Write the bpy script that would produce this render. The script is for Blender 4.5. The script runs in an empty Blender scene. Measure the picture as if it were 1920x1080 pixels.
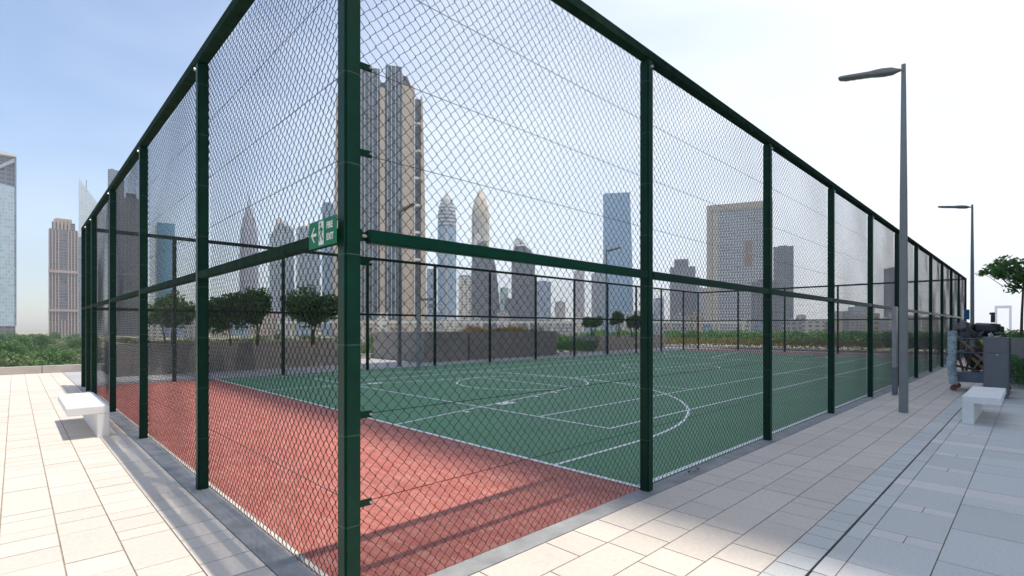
import bpy, bmesh, math, random
from math import sin, cos, pi, radians
from mathutils import Vector, Matrix
random.seed(7)
S = bpy.context.scene
COL = S.collection
R0 = random.Random

# ------------------------------------------------------------------ camera, world, sun, exposure
YAW = radians(45.742); F = 956.47; CX, CY, CH = -1.2542, -2.5095, 1.5; HY = 615.1
cd = bpy.data.cameras.new('camera'); cam = bpy.data.objects.new('camera', cd); COL.objects.link(cam)
cam.location = (CX, CY, CH); cam.rotation_euler = (pi/2, 0, YAW - pi/2)
cd.sensor_width = 36; cd.lens = F/1920*36; cd.shift_y = (HY - 540)/1920
cd.clip_start = 0.05; cd.clip_end = 20000
S.camera = cam
S.render.resolution_x = 1024; S.render.resolution_y = 576
S.view_settings.view_transform = 'Standard'; S.view_settings.look = 'None'
S.view_settings.exposure = 0.80; S.view_settings.gamma = 1.0

SUN = Vector((0.088, -0.209, 1.0)).normalized()
w = bpy.data.worlds.new('World'); S.world = w; w.use_nodes = True
nt = w.node_tree; nt.nodes.clear()
sky = nt.nodes.new('ShaderNodeTexSky'); sky.sky_type = 'NISHITA'; sky.sun_disc = False
sky.sun_elevation = math.asin(SUN.z); sky.sun_rotation = math.atan2(SUN.x, SUN.y)
sky.air_density = 1.0; sky.dust_density = 0.8; sky.ozone_density = 1.0; sky.altitude = 10
tc = nt.nodes.new('ShaderNodeTexCoord')
# thin bright cloud veil, thicker to the south-east (to the right of the view)
def wmath(op, a, b=None, clamp=False):
    n = nt.nodes.new('ShaderNodeMath'); n.operation = op; n.use_clamp = clamp
    for i, v in enumerate((a, b)):
        if v is None: continue
        if isinstance(v, (int, float)): n.inputs[i].default_value = v
        else: nt.links.new(v, n.inputs[i])
    return n.outputs[0]
dot = nt.nodes.new('ShaderNodeVectorMath'); dot.operation = 'DOT_PRODUCT'
nt.links.new(tc.outputs['Generated'], dot.inputs[0])
dot.inputs[1].default_value = (0.93, -0.37, 0.0)
noi = nt.nodes.new('ShaderNodeTexNoise'); noi.inputs['Scale'].default_value = 1.6; noi.inputs['Detail'].default_value = 5
noi.inputs['Roughness'].default_value = 0.5
mp = nt.nodes.new('ShaderNodeMapping'); mp.inputs['Scale'].default_value = (1, 1, 3.0)
nt.links.new(tc.outputs['Generated'], mp.inputs[0]); nt.links.new(mp.outputs[0], noi.inputs[0])
veil = wmath('MULTIPLY_ADD', dot.outputs['Value'], 0.70); nt.nodes[-1].inputs[2].default_value = 0.20
veil2 = wmath('ADD', veil, wmath('MULTIPLY', wmath('SUBTRACT', noi.outputs[0], 0.5), 0.8), True)
mixn = nt.nodes.new('ShaderNodeMix'); mixn.data_type = 'RGBA'
nt.links.new(veil2, mixn.inputs['Factor']); nt.links.new(sky.outputs[0], mixn.inputs['A'])
mixn.inputs['B'].default_value = (6.5, 6.65, 6.85, 1)
bg = nt.nodes.new('ShaderNodeBackground'); bg.inputs['Strength'].default_value = 0.128
nt.links.new(mixn.outputs['Result'], bg.inputs['Color'])
wo = nt.nodes.new('ShaderNodeOutputWorld'); nt.links.new(bg.outputs[0], wo.inputs[0])

sl = bpy.data.lights.new('sun', 'SUN'); sl.energy = 2.95; sl.angle = radians(0.5); sl.color = (1.0, 0.94, 0.86)
so = bpy.data.objects.new('sun', sl); COL.objects.link(so)
so.rotation_euler = SUN.to_track_quat('Z', 'Y').to_euler(); so.location = (0, 0, 50)

# ------------------------------------------------------------------ helpers
def tag(o, label=None, cat=None, group=None, kind=None):
    if label: o['label'] = label
    if cat: o['category'] = cat
    if group: o['group'] = group
    if kind: o['kind'] = kind
    return o
def empty(name, loc=(0, 0, 0), rz=0, label=None, cat=None, group=None):
    o = bpy.data.objects.new(name, None); COL.objects.link(o)
    o.location = loc; o.rotation_euler = (0, 0, rz); o.empty_display_size = 0.2
    return tag(o, label, cat, group)
class MB:
    """collects shapes, links them as ONE mesh object"""
    def __init__(s): s.v = []; s.f = []
    def quad(s, a, b, c, d):
        n = len(s.v); s.v += [a, b, c, d]; s.f.append((n, n+1, n+2, n+3)); return s
    def poly(s, pts):
        n = len(s.v); s.v += pts; s.f.append(tuple(range(n, n+len(pts)))); return s
    def box(s, x0, x1, y0, y1, z0, z1):
        n = len(s.v)
        s.v += [(x0,y0,z0),(x1,y0,z0),(x1,y1,z0),(x0,y1,z0),(x0,y0,z1),(x1,y0,z1),(x1,y1,z1),(x0,y1,z1)]
        s.f += [tuple(n+i for i in q) for q in ((0,3,2,1),(4,5,6,7),(0,1,5,4),(1,2,6,5),(2,3,7,6),(3,0,4,7))]
        return s
    def prism(s, pts, z0, z1, top=None):
        """pts = ccw outline [(x,y)], top may be another outline of the same length"""
        n = len(s.v); k = len(pts); top = top or pts
        s.v += [(x, y, z0) for x, y in pts] + [(x, y, z1) for x, y in top]
        s.f.append(tuple(n+i for i in reversed(range(k)))); s.f.append(tuple(n+k+i for i in range(k)))
        for i in range(k): j = (i+1) % k; s.f.append((n+i, n+j, n+k+j, n+k+i))
        return s
    def extr_y(s, pts, y0, y1):
        """outline [(x,z)] extruded along y"""
        n = len(s.v); k = len(pts)
        s.v += [(x, y0, z) for x, z in pts] + [(x, y1, z) for x, z in pts]
        s.f.append(tuple(n+i for i in range(k))); s.f.append(tuple(n+k+i for i in reversed(range(k))))
        for i in range(k): j = (i+1) % k; s.f.append((n+j, n+i, n+k+i, n+k+j))
        return s
    def tube(s, pts, r, seg=8, cap=True, sx=1.0):
        pts = [Vector(p) for p in pts]; n0 = len(s.v); m = len(pts)
        rs = r if isinstance(r, (list, tuple)) else [r]*m
        ref = None
        for i, p in enumerate(pts):
            t = (pts[min(i+1, m-1)] - pts[max(i-1, 0)]).normalized()
            if ref is None: ref = Vector((0, 0, 1)) if abs(t.z) < .9 else Vector((1, 0, 0))
            a = t.cross(ref)
            if a.length < 1e-4: a = t.orthogonal()
            a.normalize(); b = a.cross(t)
            for k in range(seg):
                an = 2*pi*k/seg; q = p + (a*cos(an)*sx + b*sin(an))*rs[i]; s.v.append(tuple(q))
        for i in range(m-1):
            for k in range(seg):
                k2 = (k+1) % seg
                s.f.append((n0+i*seg+k, n0+i*seg+k2, n0+(i+1)*seg+k2, n0+(i+1)*seg+k))
        if cap:
            s.f.append(tuple(n0+k for k in reversed(range(seg)))); s.f.append(tuple(n0+(m-1)*seg+k for k in range(seg)))
        return s
    def build(s, name, mat, parent=None, bevel=0, smooth=False, loc=None):
        me = bpy.data.meshes.new(name); me.from_pydata(s.v, [], s.f); me.materials.append(mat)
        bm = bmesh.new(); bm.from_mesh(me)
        if len(s.f) < 60000: bmesh.ops.recalc_face_normals(bm, faces=bm.faces)
        if bevel: bmesh.ops.bevel(bm, geom=bm.edges[:], offset=bevel, segments=2, affect='EDGES', clamp_overlap=True)
        bm.to_mesh(me); bm.free()
        if smooth:
            for p in me.polygons: p.use_smooth = True
        o = bpy.data.objects.new(name, me); COL.objects.link(o)
        if parent: o.parent = parent
        if loc: o.location = loc
        return o
def copy_tree(o, parent=None):
    c = o.copy(); COL.objects.link(c)
    if parent: c.parent = parent
    for ch in list(o.children): copy_tree(ch, c)
    return c
def world_at(px, D, z=0.0):
    """point seen at column px of the photograph, D metres ahead"""
    l = (px-960)/F*D
    return Vector((CX + cos(YAW)*D + sin(YAW)*l, CY + sin(YAW)*D - cos(YAW)*l, z))

# ------------------------------------------------------------------ materials
def newmat(name):
    m = bpy.data.materials.new(name); m.use_nodes = True
    return m, m.node_tree, m.node_tree.nodes['Principled BSDF']
def N(t, kind, **kw):
    n = t.nodes.new(kind)
    for k, v in kw.items():
        if k in n.inputs: n.inputs[k].default_value = v
        else: setattr(n, k, v)
    return n
def M(t, op, a, b=None, c=None, clamp=False):
    n = t.nodes.new('ShaderNodeMath'); n.operation = op; n.use_clamp = clamp
    for i, v in enumerate((a, b, c)):
        if v is None: continue
        if isinstance(v, (int, float)): n.inputs[i].default_value = v
        else: t.links.new(v, n.inputs[i])
    return n.outputs[0]
def mixc(t, f, a, b):
    n = t.nodes.new('ShaderNodeMix'); n.data_type = 'RGBA'
    for k, v in (('Factor', f), ('A', a), ('B', b)):
        if isinstance(v, tuple): n.inputs[k].default_value = (*v[:3], 1)
        elif isinstance(v, (int, float)): n.inputs[k].default_value = v
        else: t.links.new(v, n.inputs[k])
    return n.outputs['Result']
def ramp(t, src, lo, hi):
    n = t.nodes.new('ShaderNodeMapRange'); n.inputs['From Min'].default_value = lo; n.inputs['From Max'].default_value = hi
    t.links.new(src, n.inputs['Value']); return n.outputs[0]
def noise(t, scale, detail=4, coord='Object', rough=.55):
    tcn = t.nodes.new('ShaderNodeTexCoord'); n = t.nodes.new('ShaderNodeTexNoise')
    n.inputs['Scale'].default_value = scale; n.inputs['Detail'].default_value = detail; n.inputs['Roughness'].default_value = rough
    t.links.new(tcn.outputs[coord], n.inputs['Vector']); return n.outputs[0]
def mat(name, c, rough=.6, metal=0, var=.15, vscale=6, bump=0, bscale=80, c2=None, coord='Object', island=0, spec=None, trans=0):
    m, t, b = newmat(name)
    c2 = c2 or tuple(min(1, x*(1-var*2)) for x in c)
    col = mixc(t, ramp(t, noise(t, vscale, coord=coord), .3, .7), c2, c)
    if island:
        g = t.nodes.new('ShaderNodeNewGeometry')
        v = M(t, 'MULTIPLY_ADD', g.outputs['Random Per Island'], island, 1-island/2)
        h = t.nodes.new('ShaderNodeVectorMath'); h.operation = 'SCALE'
        t.links.new(col, h.inputs[0]); t.links.new(v, h.inputs['Scale']); col = h.outputs[0]
    t.links.new(col, b.inputs['Base Color'])
    b.inputs['Roughness'].default_value = rough; b.inputs['Metallic'].default_value = metal
    if spec is not None: b.inputs['Specular IOR Level'].default_value = spec
    if bump:
        bn = t.nodes.new('ShaderNodeBump'); bn.inputs['Strength'].default_value = bump; bn.inputs['Distance'].default_value = .01
        t.links.new(noise(t, bscale, 6, coord), bn.inputs['Height']); t.links.new(bn.outputs[0], b.inputs['Normal'])
    if trans:
        tr = t.nodes.new('ShaderNodeBsdfTranslucent'); ad = t.nodes.new('ShaderNodeMixShader'); ad.inputs[0].default_value = trans
        t.links.new(col, tr.inputs[0]); t.links.new(b.outputs[0], ad.inputs[1]); t.links.new(tr.outputs[0], ad.inputs[2])
        t.links.new(ad.outputs[0], t.nodes['Material Output'].inputs['Surface'])
    return m
def stain(m, amt=.35, sc=1.1, tone=.62):
    t = m.node_tree; b = t.nodes['Principled BSDF']; src = b.inputs['Base Color'].links[0].from_socket
    f = M(t, 'MULTIPLY', M(t, 'MULTIPLY', ramp(t, noise(t, sc, 7, rough=.7), .5, .78), ramp(t, noise(t, sc*9, 4), .35, .65)), amt)
    h = t.nodes.new('ShaderNodeVectorMath'); h.operation = 'SCALE'; t.links.new(src, h.inputs[0]); h.inputs['Scale'].default_value = tone
    t.links.new(mixc(t, f, src, h.outputs[0]), b.inputs['Base Color'])
def facade(name, glass, frame, fh=3.6, bw=3.0, wf=.75, hf=.6, grough=.12, vary=.35, metal=.0, mech=0):
    """windows laid out on every wall: columns bw wide, storeys fh high"""
    m, t, b = newmat(name)
    tcn = t.nodes.new('ShaderNodeTexCoord')
    sp = t.nodes.new('ShaderNodeSeparateXYZ'); t.links.new(tcn.outputs['Object'], sp.inputs[0])
    sn = t.nodes.new('ShaderNodeSeparateXYZ'); t.links.new(tcn.outputs['Normal'], sn.inputs[0])
    isx = M(t, 'GREATER_THAN', M(t, 'ABSOLUTE', sn.outputs[0]), M(t, 'ABSOLUTE', sn.outputs[1]))
    u = M(t, 'ADD', M(t, 'MULTIPLY', sp.outputs[1], isx), M(t, 'MULTIPLY', sp.outputs[0], M(t, 'SUBTRACT', 1, isx)))
    us = M(t, 'DIVIDE', M(t, 'ADD', u, 500), bw); zs = M(t, 'DIVIDE', M(t, 'ADD', sp.outputs[2], 50), fh)
    win = M(t, 'MULTIPLY', M(t, 'LESS_THAN', M(t, 'FRACT', us), wf), M(t, 'LESS_THAN', M(t, 'FRACT', zs), hf))
    win = M(t, 'MULTIPLY', win, M(t, 'LESS_THAN', M(t, 'ABSOLUTE', sn.outputs[2]), .5))
    cv = t.nodes.new('ShaderNodeCombineXYZ'); t.links.new(M(t, 'FLOOR', us), cv.inputs[0]); t.links.new(M(t, 'FLOOR', zs), cv.inputs[1])
    wn = t.nodes.new('ShaderNodeTexWhiteNoise'); wn.noise_dimensions = '2D'; t.links.new(cv.outputs[0], wn.inputs[0])
    g2 = tuple(min(1, x*(1+vary)+vary*.05) for x in glass); g1 = tuple(x*(1-vary) for x in glass)
    gc = mixc(t, wn.outputs[0], g1, g2)
    fc = mixc(t, ramp(t, noise(t, .03), .3, .7), tuple(x*.85 for x in frame), frame)
    if mech:
        md = M(t, 'LESS_THAN', M(t, 'FRACT', M(t, 'DIVIDE', zs, mech)), 1.4/mech)
        gc = mixc(t, md, gc, tuple(x*.45 for x in glass))
    t.links.new(mixc(t, win, fc, gc), b.inputs['Base Color'])
    t.links.new(M(t, 'MULTIPLY_ADD', win, grough-.7, .7), b.inputs['Roughness'])
    b.inputs['Metallic'].default_value = metal
    return m

GREEN = mat('green_paint', (.0015, .032, .019), .32, var=.12, vscale=9, bump=.04, bscale=40, spec=.18)
def postmat():
    m, t, b = newmat('green_post_paint')
    tcn = t.nodes.new('ShaderNodeTexCoord'); sp = t.nodes.new('ShaderNodeSeparateXYZ'); t.links.new(tcn.outputs['Object'], sp.inputs[0])
    rg = M(t, 'LESS_THAN', M(t, 'FRACT', M(t, 'DIVIDE', sp.outputs[2], .47)), .010)
    col = mixc(t, ramp(t, noise(t, 9), .3, .7), (.0012, .022, .014), (.002, .034, .020))
    sc = ramp(t, noise(t, 28, 6, rough=.75), .70, .74)
    col = mixc(t, M(t, 'MULTIPLY', sc, .5), col, (.12, .17, .13))
    t.links.new(mixc(t, rg, col, (.05, .09, .07)), b.inputs['Base Color'])
    b.inputs['Roughness'].default_value = .42; b.inputs['Specular IOR Level'].default_value = .18
    return m
POSTG = postmat()
GREEN_D = mat('green_paint_weathered', (.012, .040, .028), .45, var=.2, vscale=14)
RAILG = mat('green_rail_dusty', (.010, .034, .022), .8, var=.25, vscale=12, spec=.06)
WIRE = mat('coated_wire', (.003, .008, .006), .3, var=.1)
STEEL = mat('galvanised', (.55, .56, .56), .35, .8, var=.1)
POLE = mat('grey_pole_paint', (.22, .235, .23), .45, .2, var=.08, vscale=3)
LENS = mat('lamp_lens', (.35, .33, .25), .2, var=.2, vscale=20)
BENCH = mat('white_concrete', (.78, .77, .74), .6, var=.05, vscale=5, bump=.05, bscale=150)
CONC = mat('concrete_strip', (.33, .33, .325), .85, var=.18, vscale=5, bump=.2, coord='Object')
JOINT = mat('sand_joint', (.38, .32, .25), .95, var=.2, vscale=20)
BEIGE = mat('beige_pavers', (.63, .555, .47), .75, var=.06, vscale=30, bump=.12, bscale=250, island=.11)
BLUEP = mat('blue_grey_pavers', (.58, .58, .545), .7, var=.08, vscale=60, bump=.1, bscale=250, island=.12)
PINKP = mat('pale_granite', (.72, .68, .63), .7, var=.12, vscale=160, bump=.1, bscale=250, island=.06)
for m_ in (BEIGE, BLUEP, PINKP): stain(m_)
stain(CONC, .5, 2.0, .55); stain(BENCH, .35, 3.0, .75)
DRAIN = mat('drain_slot', (.012, .012, .013), .6)
PLANT = mat('planter_render', (.35, .31, .28), .85, var=.12, vscale=2.5, bump=.15)
KERB = mat('pale_kerb', (.47, .42, .38), .8, var=.1, vscale=2, bump=.1)
CABM = mat('cabinet_grey', (.15, .16, .17), .5, .1, var=.06)
WHITE = mat('white_paint', (.78, .79, .78), .6, var=.08, vscale=15)
BARK = mat('bark', (.14, .115, .09), .9, var=.3, vscale=12, bump=.4)
SOIL = mat('soil', (.12, .09, .06), .95, var=.3, vscale=8, bump=.4)
def leafmat(n, a, b_, tr=.25): return mat(n, a, .5, c2=b_, vscale=1.2, island=.8, trans=tr)
LEAF = leafmat('leaf_dark', (.085, .22, .05), (.05, .14, .035), .3)
LEAFR = leafmat('leaf_fresh', (.12, .27, .06), (.07, .18, .045), .35)
PARK = [leafmat('park_leaf_a', (.15, .20, .065), (.09, .15, .05)), leafmat('park_leaf_b', (.24, .26, .12), (.16, .19, .09)),
        leafmat('park_leaf_c', (.09, .20, .04), (.055, .13, .035))]
HEDY = leafmat('hedge_yellow', (.30, .21, .05), (.18, .17, .05), .3)
HEDG = leafmat('hedge_green', (.06, .12, .03), (.04, .08, .02))
GRASS = leafmat('grass_blade', (.16, .22, .07), (.11, .16, .05))

# court surfaces
def court(name, c, c2, dust, mott=.3):
    m, t, b = newmat(name)
    col = mixc(t, ramp(t, noise(t, .9, 5), .35, .7), c2, c)
    col = mixc(t, M(t, 'MULTIPLY', ramp(t, noise(t, 260, 3), .45, .75), .35), col, dust)
    col = mixc(t, M(t, 'MULTIPLY', ramp(t, noise(t, 3.3, 6, rough=.7), .55, .8), .22), col, dust)
    mpn = t.nodes.new('ShaderNodeMapping'); mpn.inputs['Scale'].default_value = (14, 3.5, 1); mpn.inputs['Rotation'].default_value = (0, 0, .5)
    tcn = t.nodes.new('ShaderNodeTexCoord'); nz = t.nodes.new('ShaderNodeTexNoise'); nz.inputs['Scale'].default_value = 1.0; nz.inputs['Detail'].default_value = 5; nz.inputs['Distortion'].default_value = 1.2
    t.links.new(tcn.outputs['Object'], mpn.inputs[0]); t.links.new(mpn.outputs[0], nz.inputs[0])
    col = mixc(t, M(t, 'MULTIPLY', ramp(t, nz.outputs[0], .42, .68), mott), col, dust)
    nb_ = noise(t, .55, 3, rough=.6)
    col = mixc(t, M(t, 'MULTIPLY', ramp(t, nb_, .55, .75), .25), col, tuple(x*.72 for x in c2))
    t.links.new(col, b.inputs['Base Color']); b.inputs['Roughness'].default_value = .75
    bn = t.nodes.new('ShaderNodeBump'); bn.inputs['Strength'].default_value = .25; bn.inputs['Distance'].default_value = .004
    t.links.new(noise(t, 300, 3), bn.inputs['Height']); t.links.new(bn.outputs[0], b.inputs['Normal'])
    return m
REDC = court('red_acrylic', (.37, .092, .066), (.31, .075, .055), (.50, .22, .17), .6)
GREENC = court('green_acrylic', (.072, .218, .104), (.060, .190, .090), (.135, .27, .16))

# ------------------------------------------------------------------ geometry constants of the court
W = 14.276; EX = 33.64; HT = 4.057; MIDZ = 1.99
R1 = 2.927; SP = 3.053

# ------------------------------------------------------------------ ground and terrace
def sheet(name, x0, x1, y0, y1, z, m):
    return tag(MB().quad((x0,y0,z),(x1,y0,z),(x1,y1,z),(x0,y1,z)).build(name, m), kind='structure')
def groundmat():
    m, t, b = newmat('far_ground')
    col = mixc(t, ramp(t, noise(t, .02, 6), .4, .6), (.34, .29, .19), (.20, .22, .10))
    col = mixc(t, ramp(t, noise(t, .006, 3), .52, .6), col, (.36, .31, .25))
    t.links.new(col, b.inputs['Base Color']); b.inputs['Roughness'].default_value = .95
    return m
GZ = -9.0
g = sheet('ground', -3400, 3400, -3400, 3400, GZ, groundmat())
TX0, TX1, TY0, TY1 = -25, 48, -60, 20.75
tag(MB().box(TX0, TX1, TY0, TY1, GZ+.004, -.03).build('terrace', mat('terrace_slab', (.30, .29, .29), .9, var=.12, vscale=1.2, bump=.1)), kind='structure')
sheet('joint_bed', TX0, TX1, TY0, TY1, -.010, JOINT)

rs = R0(3)
def slabs(mb, along, u0, u1, v0, v1, lens, gap=.009, off=0):
    """a row of slabs: along 'x' or 'y', between v0 and v1 across"""
    u = u0 + off; g2 = gap/2
    while u < u1:
        l = rs.choice(lens); e = min(u+l, u1)
        if e-u > .03:
            z = rs.uniform(-.0012, .0012); a = (u+g2, e-g2, v0+g2, v1-g2)
            if along == 'x': mb.box(a[0], a[1], a[2], a[3], -.02, z)
            else: mb.box(a[2], a[3], a[0], a[1], -.02, z)
        u = e
bei = MB()
for k in range(26):                                   # left walk, columns run along Y
    x1 = -.115-.305*k
    slabs(bei, 'y', -9 + (k % 3)*.1, 20.45, x1-.305, x1, [.305, .305, .305, .61, .205])
for k in range(4):                                    # right walk, columns run along X
    y1 = -.115-.305*k
    slabs(bei, 'x', -.11, 46, y1-.305, y1, [.305, .305, .61, .2])
tag(bei.build('beige_paving', BEIGE), kind='structure')
blu = MB(); pk = MB()
slabs(blu, 'x', -.11, 46, -1.537, -1.335, [.215])
P0, PER = 2.42, 2.55
y0, y1, y2 = -1.545, -1.664, -2.064
wide = [P0+PER*k for k in range(-1, 17)]
for wx in wide:
    yy = y0
    for (a, b_) in ((y0, y1), (y1, y2)): pk.box(wx-.15+.003, wx+.15-.003, b_+.003, a-.003, -.02, rs.uniform(-.001, .001))
    for j in range(14): pk.box(wx-.147, wx+.147, y2-.46*(j+1)+.003, y2-.46*j-.003, -.02, rs.uniform(-.001, .001))
    e = wx+PER-.15; s0 = wx+.15
    slabs(blu, 'x', s0, e, y1, y0, [.48, .38, .55])
    cuts = [s0, wx+.76, wx+.94, wx+1.60, wx+1.78, e]
    for i in range(5):
        if i in (1, 3):
            for q in (0, 1): pk.box(cuts[i]+.003, cuts[i+1]-.003, y2+.2*q+.003, y2+.2*(q+1)-.003, -.02, rs.uniform(-.001, .001))
        else: blu.box(cuts[i]+.003, cuts[i+1]-.003, y2+.003, y1-.003, -.02, rs.uniform(-.001, .001))
    for j in range(14): slabs(blu, 'x', s0, e, y2-.46*(j+1), y2-.46*j, [.45, .75, .375])
tag(blu.build('blue_grey_paving', BLUEP), kind='structure'); tag(pk.build('granite_band_paving', PINKP), kind='structure')
tag(MB().box(-.11, 46, -1.5465, -1.5365, -.02, .001).build('drain_slot', DRAIN), kind='structure')
# concrete strip round the cage, lilac paving behind it
tag(MB().box(-.112, EX+.25, -.112, .06, -.02, .002).box(-.112, .06, .06, W+.15, -.02, .002).build('concrete_strip', CONC), kind='structure')
bk = MB()
for k in range(11): slabs(bk, 'x', -.1, 46, W+.16+.56*k, W+.16+.56*(k+1), [.56])
for k in range(6): slabs(bk, 'y', -.1, W+.15, EX+.26+.5*k, EX+.26+.5*(k+1), [.5])
tag(bk.build('grey_paving', mat('lilac_pavers', (.42, .41, .405), .8, var=.08, vscale=30, island=.1)), kind='structure')
tag(MB().box(.062, R1, .062, W+.14, -.02, .004).box(30.95, EX+.1, .062, W+.14, -.02, .004).build('red_court_surface', REDC), kind='structure')
tag(MB().box(R1+.001, 30.949, .062, W+.14, -.02, .0045).build('green_court_surface', GREENC), kind='structure')
# painted lines, each stroke a sheet a few mm up
ln = MB(); LZ = [.0085]
def line(x0, y0, x1, y1, wd=.05):
    a = Vector((x0, y0)); b_ = Vector((x1, y1)); d = (b_-a).normalized(); n = Vector((-d.y, d.x))*wd/2
    LZ[0] += .00006; z = LZ[0]
    ln.quad(*[(p.x, p.y, z) for p in (a-n, b_-n, b_+n, a+n)])
def arc(cx, cy, r, a0, a1, wd=.05, n=64):
    LZ[0] += .00006; z = LZ[0]
    for i in range(n):
        p, q = radians(a0+(a1-a0)*i/n), radians(a0+(a1-a0)*(i+1)/n)
        ln.quad(*[(cx+rr*cos(t), cy+rr*sin(t), z) for rr, t in ((r-wd/2, p), (r+wd/2, p), (r+wd/2, q), (r-wd/2, q))])
MX = 16.95; MY = 7.4
def both(fn, *a):
    fn(*a)
def mline(x0, y0, x1, y1, wd=.05):
    line(x0, y0, x1, y1, wd); line(2*MX-x0, y0, 2*MX-x1, y1, wd)
mline(2.95, .07, 2.95, W+.1, .06)                   # end lines
line(3.0, .105, 30.9, .105, .06); line(3.0, W+.02, 30.9, W+.02, .05)
mline(2.98, MY-3, 8.80, MY-1.8); mline(2.98, MY+3, 8.80, MY+1.8); mline(8.80, MY-1.82, 8.80, MY+1.82)
for sx, a in ((8.80, 0), (2*MX-8.80, 0)): arc(sx, MY, 1.8, 0, 360)
mline(2.98, MY-6.25, 4.55, MY-6.25); mline(2.98, MY+6.25, 4.55, MY+6.25)
arc(4.55, MY, 6.25, -90, 90, n=90); arc(2*MX-4.55, MY, 6.25, 90, 270, n=90)
line(MX, .13, MX, W-.02); arc(MX, MY, 1.8, 0, 360)
for s_ in (1, -1):                                   # neutral zone block and ticks on the lane
    for x, l, wd in ((5.72, .42, .22), (4.5, .10, .12), (6.9, .10, .12), (7.7, .10, .12)):
        yy = MY + s_*(3 - (x-2.98)/5.82*1.2 + .14); mline(x-l/2, yy, x+l/2, yy, wd)
TY = 7.1
for yy in (1.9, 12.3): line(5.06, yy, 28.84, yy)
for yy in (3.33, 10.87): line(5.06, yy, 28.84, yy)
mline(5.06, 1.88, 5.06, 12.32); mline(10.55, 3.33, 10.55, 10.87); line(10.55, TY+.05, 23.35, TY+.05)
tag(ln.build('court_line_markings', WHITE), kind='structure')
tag(MB().box(.066, .10, .2, W, -.02, .008).build('court_edge_line', mat('cream_paint', (.6, .58, .5), .7)), kind='structure')
# low pale kerb at the terrace edge
kb = MB()
for a, b_ in ((-25, -13.2), (-13.18, -7), (-6.98, -.62), (-.60, 5.6), (5.62, 12), (12.02, 20), (20.02, 30), (30.02, 48)):
    kb.box(a, b_, 20.45, 20.72, -.02, .24)
tag(kb.build('terrace_kerb', KERB), 'low pale stone kerb along the edge of the terrace above the park', 'kerb')
bpy.data.objects['terrace_kerb']['kind'] = 'structure'

# ------------------------------------------------------------------ chain-link panel (shared mesh data)
def chain_mesh(width, z0, z1, p=.0385, r=.0026, d=.0062):
    V = []; Fc = []
    nw = int(round(width/p)); nk = int((z1-z0)/p)
    off = [(cos(a)*r, sin(a)*r) for a in (pi/2, pi*7/6, pi*11/6)]
    for i in range(nw):
        pts = []; x0 = i*p
        for k in range(nk+1):
            side = (k+i) % 2                           # right knuckle if 1
            kx = x0 + (p+.0025 if side else -.0025); kz = z0+k*p
            sg = 1 if side else -1
            ins = .009
            ix = kx - ins*.9*(1 if side else -1)
            jx, jz = .0035*sin(i*1.7+k*.9)+.002*sin(k*.37+i*.21), .003*sin(i*.23+k*.31)+.0018*sin(i*2.3-k*1.1)
            wv = .010*sin(x0*2.6)*sin(kz*2.1)
            pts.append((ix+jx, sg*d+wv, kz-ins*.8+jz)); pts.append((kx+jx, wv, kz+jz)); pts.append((ix+jx, -sg*d+wv, kz+ins*.8+jz))
        n0 = len(V)
        for q in pts:
            for ox, oy in off: V.append((q[0]+ox, q[1]+oy, q[2]))
        for j in range(len(pts)-1):
            a = n0+j*3
            for k in range(3):
                k2 = (k+1) % 3; Fc.append((a+k, a+k2, a+3+k2, a+3+k))
    me = bpy.data.meshes.new('mesh_panel'); me.from_pydata(V, [], Fc); me.materials.append(WIRE)
    return me
CHAIN = chain_mesh(SP, .02, 4.0)

def post_mesh(w=.092, h=HT-.09):
    mb = MB().prism([(-w/2,-w/2),(w/2,-w/2),(w/2,w/2),(-w/2,w/2)], -.01, h)
    return mb
def fence(name, origin, rz, posts, length, label, first_post=True, last_post=True, out=-1, gap0=0, group=None):
    """a run along local +x; out = local y side the rails stand on"""
    root = empty(name, origin, rz, label, 'fence', group)
    pm = None
    for i, x in enumerate(posts):
        if pm is None:
            o = post_mesh().build('post', POSTG, root, bevel=.012)
            me = o.data; pm = o
            bo = MB().tube([(0,0,0),(0,-.022,0)], .013, 6).build('bolt', STEEL, o, loc=(.0, -.046 if out < 0 else .068, HT-.16))
        else:
            o = copy_tree(pm, root)
        o.location = (x, 0, 0)
    r = .045
    tr = MB().prism([(-.05,-r),(length+.05,-r),(length+.05,r),(-.05,r)], HT-.092, HT).build('top_rail', RAILG, root, bevel=.008)
    bj = [0]+[p for p in posts if 0.2 < p < length-.2]+[length]
    for i in range(len(bj)-1):
        a, b_ = bj[i]+.05, bj[i+1]-.05
        if i == 0: a += gap0
        w_ = .03
        MB().prism([(a, out*.015-w_),(b_, out*.015-w_),(b_, out*.015+w_),(a, out*.015+w_)], MIDZ-.035, MIDZ+.035).build('mid_rail', GREEN if gap0 else RAILG, root, bevel=.006)
        c = bpy.data.objects.new('mesh_panel', CHAIN); COL.objects.link(c); c.parent = root
        c.location = (bj[i], out*-.052, 0); c.scale = ((bj[i+1]-bj[i])/SP, 1, 1)
    for z in (.55, 1.03, 2.45, 2.92, 3.45):
        MB().tube([(0, out*-.060, z), (length, out*-.060, z)], .0022, 5).build('tension_wire', WIRE, root)
    return root
fR = fence('chain_link_fence', (0, 0, 0), 0, [R1+SP*k for k in range(10)]+[EX], EX,
           'tall green chain link fence along the paved walk, running away to the right', gap0=.045, group='fence sides of the sports cage')
fL = fence('chain_link_fence', (0, 0, 0), pi/2, [2.928, 5.98, 9.035, 12.09, 13.25, W+.14], W+.14,
           'tall green chain link fence beside the left bench, running away to the left', out=1, group='fence sides of the sports cage')
fB = fence('chain_link_fence', (0, W, 0), 0, [1.935+2.951*k for k in range(11)], EX,
           'far long side of the green chain link cage, in front of the brown planters', out=1, group='fence sides of the sports cage')
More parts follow.
